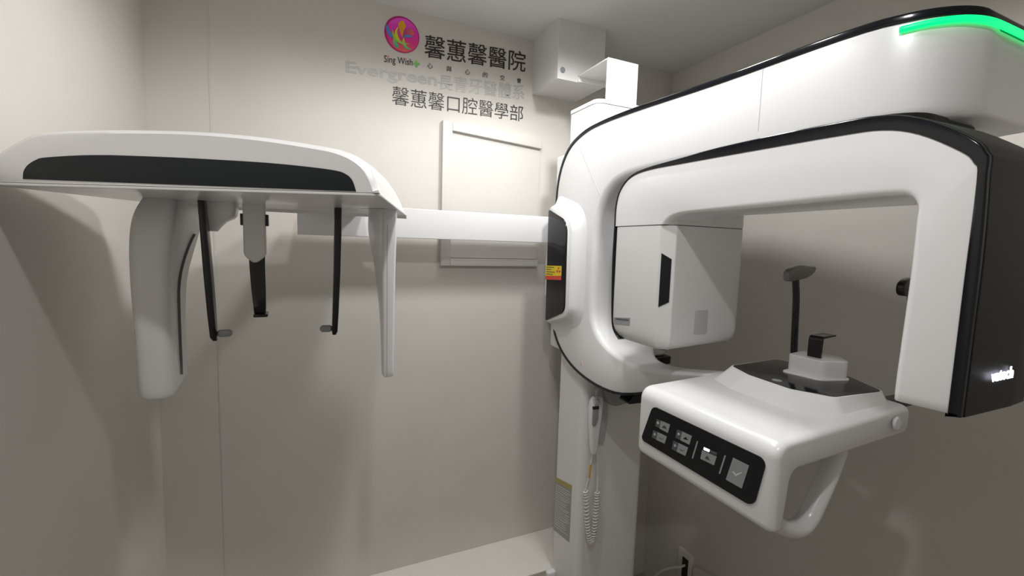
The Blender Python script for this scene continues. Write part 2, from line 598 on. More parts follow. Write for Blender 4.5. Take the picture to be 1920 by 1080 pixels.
def outer_band(rows, th, dx=0.001, k0=0, k1=None, ro=0.004):
    rings = []
    sel = rows[k0:k1]
    for k, r in enumerate(sel):
        o = Vector((r[0], r[1]))
        i = Vector((r[2], r[3]))
        d = (o - i).normalized()
        rings.append(sweep_ring(tuple(o + d * th), tuple(o - d * 0.001), r[4] - dx, r[5] + dx, 0.001, ro, 4))
    return rings


finish('arm_trim', loft(outer_band(rows, 0.013, 0.002)), M_black, arm, angle=50)
# joint line across the upper bend and further along the bar
bm = bmesh.new()


def seam_line(bm, y0, z0, y1, z1, x, w=0.0012):
    d = Vector((y1 - y0, z1 - z0)).normalized()
    n = Vector((-d.y, d.x)) * w
    add_prism(bm, [(y0 - n.x, z0 - n.y), (y1 - n.x, z1 - n.y), (y1 + n.x, z1 + n.y), (y0 + n.x, z0 + n.y)], YZ, x + .002, x - .0006)


seam_line(bm, -0.322, 2.008, -0.470, 1.815, -0.702, 0.0008)
finish('arm_seam', bm, M_greyl, arm)
bm = bmesh.new()
seam_line(bm, -1.012, 2.018, -1.012, 1.895, -0.702, 0.0005)
finish('arm_seam', bm, M_greyl, arm)

finish('warning_mark', prism([(-.400, 1.250), (-.418, 1.250), (-.409, 1.264)], YZ, -0.7015, -0.7028), M_mark_pink, arm)
# green status light wrapping the end of the arm
gr = []
for (x, y, z) in smooth_rows([(-0.6890, -1.238, 2.0035), (-0.6800, -1.258, 2.0045), (-0.6650, -1.282, 2.005), (-0.640, -1.302, 2.005), (-0.602, -1.3135, 2.005), (-0.540, -1.3160, 2.005), (-0.42, -1.3160, 2.005)], 5):
    gr.append((x, y, z))
finish('status_light', tube(gr, [0.0042] + [0.0052] * (len(gr) - 2) + [0.004], 12), M_green, arm)

# shoulder boss with black end panel that carries the cephalometric beam
bp = rpoly([(-0.372, 1.412, .05), (-0.366, 1.750, .07), (-0.205, 1.800, .02), (-0.205, 1.362, .02)], 8)
rings = []
for x, d in ((-0.7000, .046), (-0.7035, .034), (-0.709, .022), (-0.716, .012), (-0.724, .006), (-0.732, .002), (-0.736, -.001), (-0.738, -.004)):
    rings.append([(x, min(u, -0.203), v) for u, v in inset(bp, -d)])
bm = loft(rings)
finish('shoulder_boss', bm, M_white, XR)
sp = finish('shoulder_panel', prism(rpoly([(-0.348, 1.425, .035), (-0.342, 1.735, .06), (-0.208, 1.783, .006), (-0.214, 1.372, .006)], 7), YZ, -0.732, -0.742, 0, 0.003), M_black, XR)
finish('laser_label', prism([(-0.319, 1.548), (-0.207, 1.540), (-0.207, 1.578), (-0.319, 1.582)], YZ, -0.7415, -0.7428), M_yellow, sp)
finish('laser_label_band', prism([(-0.319, 1.533), (-0.207, 1.526), (-0.207, 1.540), (-0.319, 1.548)], YZ, -0.7415, -0.7428), M_red, sp)
bm = bmesh.new()
cy, cz = -0.300, 1.566
for k in range(3):
    a0 = math.radians(90 + 120 * k)
    add_prism(bm, [(cy + .003 * math.cos(a0 - .5), cz + .003 * math.sin(a0 - .5)), (cy + .016 * math.cos(a0 - .5), cz + .012 * math.sin(a0 - .5)), (cy + .016 * math.cos(a0 + .5), cz + .012 * math.sin(a0 + .5)), (cy + .003 * math.cos(a0 + .5), cz + .003 * math.sin(a0 + .5))], YZ, -0.7422, -0.7432)
finish('radiation_symbol', bm, M_red, sp)
bm = bmesh.new()
for k, (e, s) in enumerate(((-.268, -.213), (-.25, -.213), (-.275, -.213), (-.26, -.213))):
    z = 1.573 - k * .0085
    add_prism(bm, [(e, z), (s, z - .0015), (s, z + .001), (e, z + .0025)], YZ, -0.7422, -0.7432)
finish('label_text', bm, M_symb, sp)
bm = bmesh.new()
add_tube(bm, [(-0.706, -0.318, 1.600), (-0.715, -0.330, 1.595), (-0.715, -0.330, 1.505), (-0.706, -0.318, 1.500)], 0.0022, 8)
finish('cover_clip', bm, M_white, XR)

# cephalometric beam
finish('cephalometric_beam', box(-1.572, -0.69, -0.160, -0.105, 1.662, 1.760, 0, 0.002), M_white, XR)
finish('head_mount', box(-1.56, -1.38, -0.46, -0.13, 1.750, 1.790, .01, .004), M_satin, XR)
finish('beam_mount', box(-0.69, -0.42, -0.20, -0.10, 1.45, 1.75, .01, .01), M_white, XR)

# cephalometric head: housing lofted from its front outline to its back outline
LF, RF = Vector((-1.94, -0.78)), Vector((-1.466, -1.0))
tdir = (RF - LF).normalized()


def fs(x):  # position along the front face from its x
    return (x + 1.94) / tdir.x


front = [(fs(-1.955), 1.7155), (fs(-1.955), 1.735), (fs(-1.943), 1.757), (fs(-1.915), 1.776), (fs(-1.886), 1.7870), (fs(-1.811), 1.7930), (fs(-1.73), 1.7950), (fs(-1.662), 1.7940), (fs(-1.594), 1.7890), (fs(-1.527), 1.7800), (fs(-1.500), 1.7745), (fs(-1.479), 1.7650), (fs(-1.466), 1.7530), (fs(-1.457), 1.736), (fs(-1.4515), 1.7155)]
rear_x = [-1.852, -1.852, -1.847, -1.832, -1.812, -1.745, -1.67, -1.60, -1.53, -1.455, -1.405, -1.372, -1.340, -1.317, -1.296]
rear_z = [1.722, 1.738, 1.758, 1.776, 1.788, 1.800, 1.806, 1.808, 1.808, 1.808, 1.807, 1.802, 1.788, 1.764, 1.722]
prof4 = smooth_rows([(a[0], a[1], b, c) for a, b, c in zip(front, rear_x, rear_z)], 4)
nrm = Vector((-tdir.y, tdir.x))      # towards the wall
if nrm.y < 0:
    nrm = -nrm
rings = []
cz = 1.74
for t in (0.0, 0.012, 0.03, 0.06, 0.25, 0.5, 0.75, 0.94, 1.0):
    ring = []
    for s, z, rx, rz in prof4:
        fx, fy = LF.x + tdir.x * s, LF.y + tdir.y * s
        ry = -0.415
        bulge = 0.010 * math.sin(math.pi * t)
        x = fx + (rx - fx) * t
        y = fy + (ry - fy) * t
        zz = z + (rz - z) * t + (bulge if z > 1.73 else 0)
        if t < 0.06:      # rounded front rim
            k = 0.007 * (1 - math.sqrt(max(0, 1 - (1 - t / 0.06) ** 2)))
            if zz > 1.72:
                zz -= k
                q = k if fx < -1.7 else -k
                x += tdir.x * q
                y += tdir.y * q
        if t > 0.93:
            k = 0.010 if t > .98 else 0.002
            if zz > 1.72:
                zz -= k
        ring.append((x, y, zz))
    rings.append(ring)
hd = finish('cephalometric_head', loft(rings), M_white, XR, angle=45)
FP = lambda s, z, t: (LF.x + tdir.x * s - nrm.x * t, LF.y + tdir.y * s - nrm.y * t, z)
strip = [(-1.9085, 1.7205), (-1.907, 1.731), (-1.901, 1.740), (-1.890, 1.7475), (-1.875, 1.7515), (-1.813, 1.7565), (-1.731, 1.7565), (-1.663, 1.755), (-1.595, 1.7525), (-1.541, 1.7485), (-1.507, 1.7445), (-1.494, 1.7400), (-1.486, 1.7320), (-1.481, 1.7165)]
finish('window_strip', prism([(fs(x), z) for x, z in smooth_rows(strip, 4)], FP, -0.002, 0.0012, 0, 0.0006), M_navy, hd)
# thin base plate under the housing
base = rpoly([(-1.957, LF.y + tdir.y * fs(-1.957), .012), (-1.450, LF.y + tdir.y * fs(-1.450), .012), (-1.293, -0.413, .012), (-1.855, -0.413, .012)], 4)


def zpl(x, y):
    """underside height of the head, rising a little towards the wall"""
    f = LF.y + tdir.y * fs(x)
    return 1.7150 + 0.0070 * max(0, min(1, (y - f) / (-0.415 - f)))


PL = lambda u, v, t: (u, v, zpl(u, v) + t)
finish('base_plate', prism(base, PL, -0.004, 0.0, 0.001), M_white, hd)
bm = bmesh.new()
for (xa, ya, xb, yb) in ((-1.83, -0.62, -1.72, -0.60), (-1.74, -0.60, -1.52, -0.585), (-1.52, -0.60, -1.40, -0.72)):
    d = Vector((xb - xa, yb - ya)).normalized()
    n = Vector((-d.y, d.x)) * 0.006
    add_prism(bm, [(xa - n.x, ya - n.y), (xb - n.x, yb - n.y), (xb + n.x, yb + n.y), (xa + n.x, ya + n.y)], PL, -0.0044, -0.0036)
finish('slide_slots', bm, M_seam, hd)

# sensor wing (left) hanging from the head
srows = smooth_rows([  # z, x left, x right, y front, y back
    (1.722, -1.812, -1.762, -0.650, -0.460), (1.690, -1.824, -1.762, -0.668, -0.440), (1.660, -1.829, -1.764, -0.677, -0.440), (1.620, -1.831, -1.768, -0.682, -0.475),
    (1.560, -1.831, -1.772, -0.684, -0.530), (1.480, -1.829, -1.773, -0.684, -0.552), (1.400, -1.827, -1.773, -0.684, -0.556), (1.365, -1.826, -1.773, -0.684, -0.556), (1.352, -1.824, -1.774, -0.682, -0.557), (1.347, -1.820, -1.777, -0.678, -0.562)], 4)


def tower(rows, rc, tilt=0.0):
    rings = []
    z0 = rows[-1][0]
    for z, xl, xr, yf, yb in rows:
        k = max(0, 1 - (z - z0) / 0.06)
        rings.append([(x, y, z + tilt * k * (y - yf)) for x, y in rpoly([(xl, yf, rc), (xr, yf, rc), (xr, yb, rc), (xl, yb, rc)], 5)])
    return loft(rings)


sn = finish('sensor_wing', tower(srows, 0.018, 0.10), M_satin, XR, angle=45)
bm = bmesh.new()
gl = []
for z, xl, xr, yf, yb in srows:
    if 1.375 < z < 1.66:
        gl.append((xr, -0.625 + 7.5 * max(0, z - 1.53) ** 2, z))
add_tube(bm, [(x + .0003, y, z) for x, y, z in gl], 0.004, 8, (1, 0.35))
finish('sensor_slot', bm, M_pad, sn)

# collimator wing (right)
crows = smooth_rows([
    (1.720, -1.403, -1.372, -0.700, -0.470), (1.690, -1.403, -1.372, -0.703, -0.455), (1.660, -1.403, -1.373, -0.705, -0.475), (1.600, -1.403, -1.375, -0.706, -0.560),
    (1.530, -1.402, -1.376, -0.706, -0.625), (1.450, -1.401, -1.377, -0.706, -0.662), (1.370, -1.400, -1.378, -0.705, -0.668), (1.358, -1.398, -1.380, -0.702, -0.672)], 4)
co = finish('collimator_wing', tower(crows, 0.006), M_white, XR, angle=45)
bm = bmesh.new()
add_tube(bm, [((xl + xr) / 2 - .004, yf - .0002, z) for z, xl, xr, yf, yb in crows if z < 1.69], 0.0012, 8, (0.4, 1))
finish('collimator_groove', bm, M_greyl, co)


# ear rods
def flat_bar(pts, wx, wy, n=4, r=0.0015):
    """bar along points with a rectangular section wx by wy (lists or numbers)"""
    rings = []
    for i, p in enumerate(pts):
        a = wx[i] if isinstance(wx, (list, tuple)) else wx
        b = wy[i] if isinstance(wy, (list, tuple)) else wy
        rings.append([(p[0] + u, p[1] + v, p[2]) for u, v in rpoly([(-a / 2, -b / 2, min(a, b) * .3), (a / 2, -b / 2, min(a, b) * .3), (a / 2, b / 2, min(a, b) * .3), (-a / 2, b / 2, min(a, b) * .3)], 3)])
    return loft(rings)


er = finish('ear_rod', flat_bar([(-1.7225, -0.655, 1.720), (-1.7200, -0.655, 1.66), (-1.7165, -0.655, 1.58), (-1.7130, -0.655, 1.50), (-1.711, -0.655, 1.455), (-1.709, -0.655, 1.448)], [.010, .011, .012, .012, .011, .007], [.030, .034, .034, .028, .020, .012]), M_rod, XR)
bm = bmesh.new()
add_disc(bm, (-1.706, -0.655, 1.461), (1, 0, 0.03), 0.0075, 0.026, n=24, rim=0.0045)
finish('ear_plug', bm, M_grey, er)
hubrows = smooth_rows([(1.722, -1.735, -1.672, -0.645, -0.575), (1.690, -1.733, -1.674, -0.645, -0.580), (1.678, -1.728, -1.690, -0.643, -0.59), (1.666, -1.727, -1.699, -0.640, -0.605), (1.658, -1.724, -1.704, -0.636, -0.61)], 3)
finish('rod_hub', tower(hubrows, 0.010), M_white, er)
er2 = finish('ear_rod', flat_bar([(-1.486, -0.655, 1.720), (-1.487, -0.655, 1.66), (-1.489, -0.655, 1.58), (-1.492, -0.655, 1.50), (-1.494, -0.655, 1.455), (-1.495, -0.655, 1.448)], [.014, .014, .013, .012, .011, .007], [.030, .034, .034, .028, .020, .012]), M_rod, XR)
bm = bmesh.new()
add_disc(bm, (-1.498, -0.655, 1.461), (-1, 0, 0.02), 0.0075, 0.025, n=24, rim=0.0045)
finish('ear_plug', bm, M_grey, er2)

# forehead (nasion) support
nb = finish('nasion_support', prism(rpoly([(-1.6605, 1.722, .006), (-1.6605, 1.612, .017), (-1.645, 1.598, .012), (-1.637, 1.598, .012), (-1.6215, 1.612, .017), (-1.6215, 1.722, .006)], 6), XZ, -0.634, -0.606, 0.004), M_satin, XR)
bm = bmesh.new()
add_box(bm, -1.6655, -1.6600, -0.628, -0.612, 1.672, 1.695, .001, .001)
finish('clamp_knob', bm, M_rod, nb)
bm = bmesh.new()
add_box(bm, -1.6220, -1.6160, -0.628, -0.612, 1.672, 1.695, .001, .001)
finish('clamp_knob', bm, M_rod, nb)
bm = flat_bar([(-1.6385, -0.617, 1.615), (-1.6385, -0.617, 1.59), (-1.637, -0.617, 1.54), (-1.6355, -0.618, 1.508), (-1.635, -0.624, 1.498), (-1.634, -0.630, 1.494)], [.029, .028, .026, .023, .022, .022], [.006, .006, .006, .007, .010, .012])
add_prism(bm, rpoly([(-1.644, -0.660, .004), (-1.618, -0.660, .004), (-1.620, -0.615, .004), (-1.646, -0.615, .004)], 3), XY, 1.4905, 1.4965, 0.002)
finish('nasion_blade', bm, M_rod, nb)

# ------------------------------------------------------------------ rotating arm
rrows = [  # outer y z, inner y z, xl, xr
    (-0.645, 1.7088, -0.834, 1.7088, -0.770, -0.620),
    (-0.646, 1.765, -0.842, 1.716, -0.770, -0.620),
    (-0.662, 1.806, -0.858, 1.725, -0.770, -0.620),
    (-0.702, 1.835, -0.890, 1.731, -0.770, -0.620),
    (-0.770, 1.845, -0.935, 1.732, -0.770, -0.620),
    (-0.900, 1.844, -1.000, 1.732, -0.770, -0.620),
    (-1.080, 1.841, -1.120, 1.733, -0.770, -0.620),
    (-1.210, 1.838, -1.240, 1.735, -0.770, -0.600),
    (-1.270, 1.834, -1.295, 1.735, -0.770, -0.575),
    (-1.315, 1.819, -1.314, 1.730, -0.770, -0.560),
    (-1.362, 1.788, -1.321, 1.716, -0.770, -0.555),
    (-1.378, 1.770, -1.321, 1.700, -0.770, -0.555),
    (-1.383, 1.745, -1.321, 1.680, -0.770, -0.555),
    (-1.383, 1.600, -1.320, 1.600, -0.770, -0.555),
    (-1.383, 1.455, -1.317, 1.452, -0.770, -0.555),
    (-1.381, 1.446, -1.319, 1.444, -0.766, -0.559),
]
rr = smooth_rows(rrows, 4)
ra = finish('rotating_arm', loft([sweep_ring((r[0], r[1]), (r[2], r[3]), r[4], r[5], 0.012, 0.003) for r in rr]), M_white, XR, angle=50)
# black shell along the outside of the rotating arm, from the tube head round to the detector
th_rows = [(-0.690, 1.402, -0.80, 1.45, -0.770, -0.50), (-0.662, 1.425, -0.80, 1.46, -0.770, -0.50), (-0.652, 1.470, -0.80, 1.47, -0.770, -0.50), (-0.645, 1.60, -0.80, 1.60, -0.770, -0.52)] + rrows[:-1] + [(-1.383, 1.4435, -1.317, 1.4435, -0.770, -0.555)]
tr = smooth_rows(th_rows, 4)
rings = []
cover = []
for r in tr:
    o = Vector((r[0], r[1]))
    i = Vector((r[2], r[3]))
    d = (o - i).normalized()
    if o.y < 1.845 and o.x > -1.0 and o.y < 1.7:
        d = Vector((1, 0)) if o.y > 1.47 else Vector((0.85, -0.5)).normalized()
    ramp = 0.004 + 0.018 * min(1, max(0, (-0.66 - o.x) / 0.3))
    th = ramp if o.x > -1.25 else 0.012 + 0.010 * min(1, max(0, (o.y - 1.745) / 0.085))
    if o.x < -1.285:
        cover.append(tuple(o + d * (th + 0.0012)))
    rings.append(sweep_ring(tuple(o + d * th), tuple(o - d * 0.001), r[4] - .002, r[5] + .002, 0.001, 0.003, 4))
finish('shell_trim', loft(rings), M_black, ra, angle=50)
finish('arm_gap_shade', prism(rpoly([(-.735, -1.29, .06), (-.50, -1.29, .06), (-.50, -.78, .06), (-.735, -.78, .06)], 6), XY, 1.850, 1.8655, 0.002), M_dark, XR)  # dark plate added between the arms in place of their contact shadow
# charcoal back cover of the detector
bm = bmesh.new()
dr = [(y, z, 0) for y, z in cover]
rings = []
for k, (y, z, _) in enumerate(dr):
    rings.append([(-0.762, y, z), (-0.640, y - .003, z + .001), (-0.575, y + .002, z), (-0.553, y + .016, z - .002), (-0.553, y + .03, z - .006), (-0.762, y + .02, z - .006)])
add_loft(bm, rings)
dc = finish('detector_cover', bm, M_dark, ra, angle=50)
text_l = text_mesh('detector_logo', 'vatech', M_lit, dc, (-0.716, -0.652, 1.4845, 1.5005, 1.4845, 1.5015), offset=0.02, y=-1.4004)

# tube head under the other end
hp = rpoly([(-0.7685, -0.645, .012), (-0.7685, -0.820, .006), (-0.742, -0.8475, .006), (-0.500, -0.846, .03), (-0.485, -0.70, .03), (-0.520, -0.645, .03)], 6)
bm = prism(hp, XY, 1.7085, 1.805, 0, 0.02)
hx = finish('tube_head_neck', bm, M_satin, XR)
hr = []
for d, z in ((0.030, 1.396), (0.016, 1.400), (0.006, 1.410), (0.0015, 1.425), (0, 1.445), (0, 1.58), (0, 1.7065)):
    hr.append([(x, y, z + (0.014 * max(0, 1 - (z - 1.396) / .06) * (-(x + 0.77) * -1.0) / .28 if z < 1.455 else 0)) for x, y in inset(hp, d)])
th = finish('tube_head_cover', loft(hr), M_satin, XR, angle=45)
finish('head_seam', prism(inset(hp, 0.002), XY, 1.7060, 1.7090), M_seam, th)
# black slot window on the chamfered corner and grey beam window on the front
a2, b2 = Vector((-0.7685, -0.820)), Vector((-0.742, -0.8475))
d2 = (b2 - a2).normalized()
n2 = Vector((d2.y, -d2.x))
if n2.x > 0:
    n2 = -n2
FS = lambda u, z, t: (a2.x + d2.x * u + n2.x * t, a2.y + d2.y * u + n2.y * t, z)
finish('slot_window', prism([(0.006, 1.508), (0.030, 1.522), (0.030, 1.626), (0.006, 1.640)], FS, -0.004, 0.0012), M_black, th)
finish('beam_window', prism(rpoly([(-0.668, 1.440, .006), (-0.622, 1.440, .006), (-0.622, 1.500, .006), (-0.668, 1.500, .006)], 4), XZ, -0.8465, -0.8485, 0, .0005), M_greyl, th)
nl = finish('name_plate', prism([(-0.727, 1.446), (-0.660, 1.440), (-0.660, 1.457), (-0.727, 1.466)], YZ, -0.7675, -0.7697), M_grey, th)
bm = bmesh.new()
for k in range(9):
    y = -0.668 - k * .0062
    add_prism(bm, [(y - .0048, 1.4525 + k * .0006), (y, 1.452 + k * .0006), (y, 1.456 + k * .0006), (y - .0048, 1.4565 + k * .0006)], YZ, -0.7692, -0.7703)
finish('plate_marks', bm, M_keyd, th)

# ------------------------------------------------------------------ control console at the end of the lower arm
secf = rpoly([(-.434, 1.351, .018), (-.74, 1.346, .2), (-.868, 1.344, .029), (-.868, 1.189, .017), (-.836, 1.189, .014), (-.823, 1.290, .018), (-.434, 1.290, .024)], 7)
rings = []
rb = 0.018
for k in range(6):
    w = math.pi / 2 * k / 5
    y = -1.212 + rb * (1 - math.cos(w))
    rings.append([(x, y + (x + .64) * 0.05, z) for x, z in inset(secf, min(0.013, rb * 0.6) * (1 - math.sin(w)))])
for y in (-1.15, -1.06, -0.98, -0.930):
    rings.append([(x, y + (x + .64) * 0.05, z) for x, z in secf])
for k in range(6):
    w = math.pi / 2 * k / 5
    y = -0.880 - rb * (1 - math.sin(w))
    rings.append([(x, y + (x + .64) * 0.05, z) for x, z in inset(secf, 0.013 * (1 - math.cos(w)))])
bm = loft(rings)
top = [(-.609, -.912), (-.433, -.905), (-.420, -.96), (-.420, -1.084), (-.470, -1.170), (-.615, -1.158), (-.650, -1.090), (-.640, -.985)]
bot = [(-.715, -.915), (-.432, -.905), (-.428, -.96), (-.428, -1.10), (-.455, -1.192), (-.640, -1.197), (-.742, -1.160), (-.738, -.985)]
tops = rpoly([(x, y, .022) for x, y in top], 5)
bots = rpoly([(x, y, .03) for x, y in bot], 5)
fr = []
for t in (0, .08, .25, .5, .75, .92, 1.0):
    e = t ** 0.8
    z = 1.338 + (1.3715 - 1.338) * (t ** 1.25)
    fr.append([(b[0] + (a[0] - b[0]) * e, b[1] + (a[1] - b[1]) * e, z) for a, b in zip(tops, bots)])
add_loft(bm, fr)
cs = finish('control_console', bm, M_white, XR, angle=48)
finish('console_top', prism(inset(tops, 0.004), XY, 1.3705, 1.3728, 0, 0.0008), M_black, XR)
bm = bmesh.new()
add_prism(bm, [(-.619 + .010 * math.cos(2 * math.pi * k / 20), -1.041 + .010 * math.sin(2 * math.pi * k / 20)) for k in range(20)], XY, 1.3727, 1.3732)
finish('sensor_spot', bm, M_grey, XR)
bm = bmesh.new()
add_prism(bm, [(-.452, -1.152), (-.438, -1.112), (-.428, -1.114), (-.442, -1.155)], XY, 1.3727, 1.3732)
finish('console_top_mark', bm, M_grey, XR)
bm = disc((-0.505, -1.208, 1.325), (0.05, -1, 0.05), 0.014, 0.006, n=20, rim=0.003)
finish('console_side_knob', bm, M_white, XR)

# black control panel on the operator side
PTL, PTR, PBR, PBL = Vector((-.8690, -.940, 1.312)), Vector((-.8690, -1.206, 1.313)), Vector((-.8690, -1.190, 1.223)), Vector((-.8690, -.909, 1.224))
pn = ((PTR - PTL).cross(PBL - PTL)).normalized()
if pn.x > 0:
    pn = -pn


def PF(u, v, t):
    p = PTL * (1 - u) * (1 - v) + PTR * u * (1 - v) + PBR * u * v + PBL * (1 - u) * v
    return tuple(p + pn * t)


cp = finish('control_panel', prism([(u / 3, v) for u, v in rpoly([(0, 0, .13), (3, 0, .17), (3, 1, .17), (0, 1, .13)], 6)], PF, -0.010, 0.0012, 0, 0.0), M_black, XR)


def zuv(zx, zy):
    """panel fraction of a spot measured on the panel's slanted outline"""
    q00, q10, q11, q01 = Vector((189, 81)), Vector((1165, 558)), Vector((1053, 954)), Vector((86, 364))
    u = v = 0.5
    for _ in range(12):
        p = q00 * (1 - u) * (1 - v) + q10 * u * (1 - v) + q11 * u * v + q01 * (1 - u) * v
        du = (q10 - q00) * (1 - v) + (q11 - q01) * v
        dv = (q01 - q00) * (1 - u) + (q11 - q10) * u
        e = Vector((zx, zy)) - p
        det = du.x * dv.y - dv.x * du.y
        u += (e.x * dv.y - dv.x * e.y) / det
        v += (du.x * e.y - e.x * du.y) / det
    # nearer end looks larger: undo the perspective along the length
    k = 88.0 / 66.0
    u = u * k / (1 + (k - 1) * u)
    return (u, v)


def pquad(zpts):
    return [zuv(*p) for p in zpts]


for pl, pr_, up in (([(225, 190), (262, 206), (250, 268), (212, 250)], [(262, 206), (340, 240), (322, 310), (250, 272)], True),
                    ([(195, 285), (235, 302), (222, 368), (182, 345)], [(235, 302), (312, 340), (294, 402), (222, 368)], False),
                    ([(400, 282), (445, 300), (428, 372), (385, 350)], [(445, 300), (527, 340), (505, 412), (428, 372)], True),
                    ([(368, 375), (415, 398), (397, 470), (352, 447)], [(415, 398), (495, 437), (472, 508), (397, 470)], False)):
    kb = finish('button', prism(pquad(pr_), PF, 0.0010, 0.0018), M_key, cp)
    finish('button_icon', prism(pquad(pl), PF, 0.0010, 0.0016), M_keyd, cp)
    cx = sum(p[0] for p in pr_) / 4
    cy = sum(p[1] for p in pr_) / 4
    s = -1 if up else 1
    bm = bmesh.new()
    add_prism(bm, pquad([(cx - 20, cy - 6 - 5 * s), (cx, cy + 6 * s), (cx + 20, cy + 10 - 5 * s), (cx + 18, cy + 13 - 5 * s), (cx, cy + 13 * s), (cx - 20, cy + 1 - 5 * s)]), PF, 0.0017, 0.0020)
    ix = sum(p[0] for p in pl) / 4
    iy = sum(p[1] for p in pl) / 4
    finish('button_arrow', bm, M_symb, cp)
    bm = bmesh.new()
    add_prism(bm, pquad([(ix - 8, iy - 14), (ix + 12, iy - 4), (ix + 10, iy + 4), (ix - 10, iy - 6)]), PF, 0.0015, 0.0019)
    add_prism(bm, pquad([(ix - 2, iy - 18), (ix + 5, iy - 15), (ix - 1, iy + 8), (ix - 8, iy + 5)]), PF, 0.0015, 0.0019)
    finish('icon_symbol', bm, M_mark, cp)
for z in ([(570, 383), (580, 388), (537, 532), (526, 527)], [(806, 506), (818, 511), (770, 664), (757, 659)]):
    finish('divider', prism(pquad(z), PF, 0.0010, 0.0016), M_key, cp)
finish('button', prism(pquad([(615, 462), (740, 516), (717, 590), (600, 532)]), PF, 0.0010, 0.0018), M_key, cp)
finish('indicator', prism(pquad([(632, 436), (680, 458), (674, 476), (628, 456)]), PF, 0.0010, 0.0022), M_led, cp)
finish('indicator', prism(pquad([(684, 460), (744, 486), (740, 506), (680, 480)]), PF, 0.0010, 0.0020), M_keyd, cp)
finish('button_icon', prism(pquad([(655, 508), (664, 512), (684, 550), (640, 530)]), PF, 0.0017, 0.0020), M_symb, cp)
finish('confirm_button', prism(pquad([(880, 528), (1016, 598), (955, 790), (818, 712)]), PF, 0.0010, 0.0018), M_key, cp)
finish('check_mark', prism(pquad([(880, 640), (905, 668), (950, 650), (960, 657), (905, 684), (875, 648)]), PF, 0.0017, 0.0021), M_mark, cp)

# grab handle below the console
hpts = smooth_rows([(-0.612, -1.165, 1.300), (-0.620, -1.172, 1.275), (-0.650, -1.178, 1.235), (-0.690, -1.182, 1.185), (-0.712, -1.183, 1.160), (-0.738, -1.183, 1.150), (-0.775, -1.182, 1.160), (-0.815, -1.180, 1.186), (-0.838, -1.178, 1.203)], 4)
finish('grab_handle', tube(hpts, [0.021] * len(hpts), 14, (0.9, 0.72)), M_white, XR, angle=60)

# chin rest
cr = bmesh.new()
add_prism(cr, rpoly([(-.522, -.995, .012), (-.520, -1.072, .018), (-.462, -1.095, .012), (-.425, -1.055, .012), (-.440, -.985, .012)], 5), XY, 1.3726, 1.4150, 0, 0.003)
add_prism(cr, rpoly([(-.540, -.995, .012), (-.530, -1.078, .02), (-.460, -1.100, .015), (-.420, -1.055, .012), (-.435, -.98, .012)], 5), XY, 1.3726, 1.3765, 0, 0.002)
cr = finish('chin_rest', cr, M_white, XR, angle=50)
bm = bmesh.new()
prof = rpoly([(-.507, 1.412), (-.503, 1.412), (-.503, 1.4605, .004), (-.450, 1.4635), (-.450, 1.467), (-.507, 1.4650, .008)], 4)
sl = lambda u, v, t: (u + (t + 1.04) * -0.10, t, v)
add_prism(bm, rpoly([(-.500, 1.412), (-.495, 1.412), (-.493, 1.459, .004), (-.449, 1.4625), (-.449, 1.4660), (-.500, 1.4645, .010)], 4), sl, -1.055, -1.027, 0.0006)
finish('chin_hook', bm, M_rod, cr)

# temple supports either side of the patient's head
rp = smooth_rows([(-0.4785, -0.985, 1.371), (-0.4795, -0.982, 1.42), (-0.4805, -0.98, 1.48), (-0.485, -0.98, 1.54), (-0.4905, -0.98, 1.572), (-0.494, -0.98, 1.590)], 3)
tsup = finish('temple_support', tube(rp, 0.0088, 10, (0.8, 1)), M_rod, XR)
pp = smooth_poly([(-0.530, 1.600), (-0.522, 1.612), (-0.490, 1.622), (-0.455, 1.620), (-0.432, 1.618), (-0.436, 1.604), (-0.462, 1.591), (-0.500, 1.585), (-0.525, 1.584)], 4)
finish('temple_pad', prism(pp, XZ, -0.988, -0.972, 0.004), M_pad, tsup)
rp = smooth_rows([(-0.300, -1.12, 1.318), (-0.283, -1.12, 1.345), (-0.275, -1.12, 1.40), (-0.283, -1.12, 1.50), (-0.296, -1.12, 1.56), (-0.300, -1.12, 1.585)], 3)
ts2 = finish('temple_support', tube(rp, 0.010, 10, (0.8, 1)), M_rod, XR)
finish('temple_pad', prism(smooth_poly([(-0.350, 1.575), (-0.345, 1.592), (-0.320, 1.602), (-0.290, 1.598), (-0.285, 1.578), (-0.310, 1.562), (-0.340, 1.562)], 4), XZ, -1.128, -1.112, 0.004), M_rod, ts2)
finish('temple_link', box(-0.43, -0.285, -1.145, -1.105, 1.312, 1.326, .008, .003), M_rod, XR)

# black clips and cable guide beneath the lower arm
finish('arm_underside_cover', prism(rpoly([(-.60, 1.095, .05), (-.41, 1.122, .02), (-.41, 1.21), (-.64, 1.21)], 5), XZ, -0.44, -0.402, 0.004), M_grey, XR)
finish('lock_catch', prism(rpoly([(-.662, 1.176, .004), (-.560, 1.172, .004), (-.560, 1.200, .004), (-.642, 1.204, .004)], 4), XZ, -0.61, -0.56, 0.003), M_black, XR)

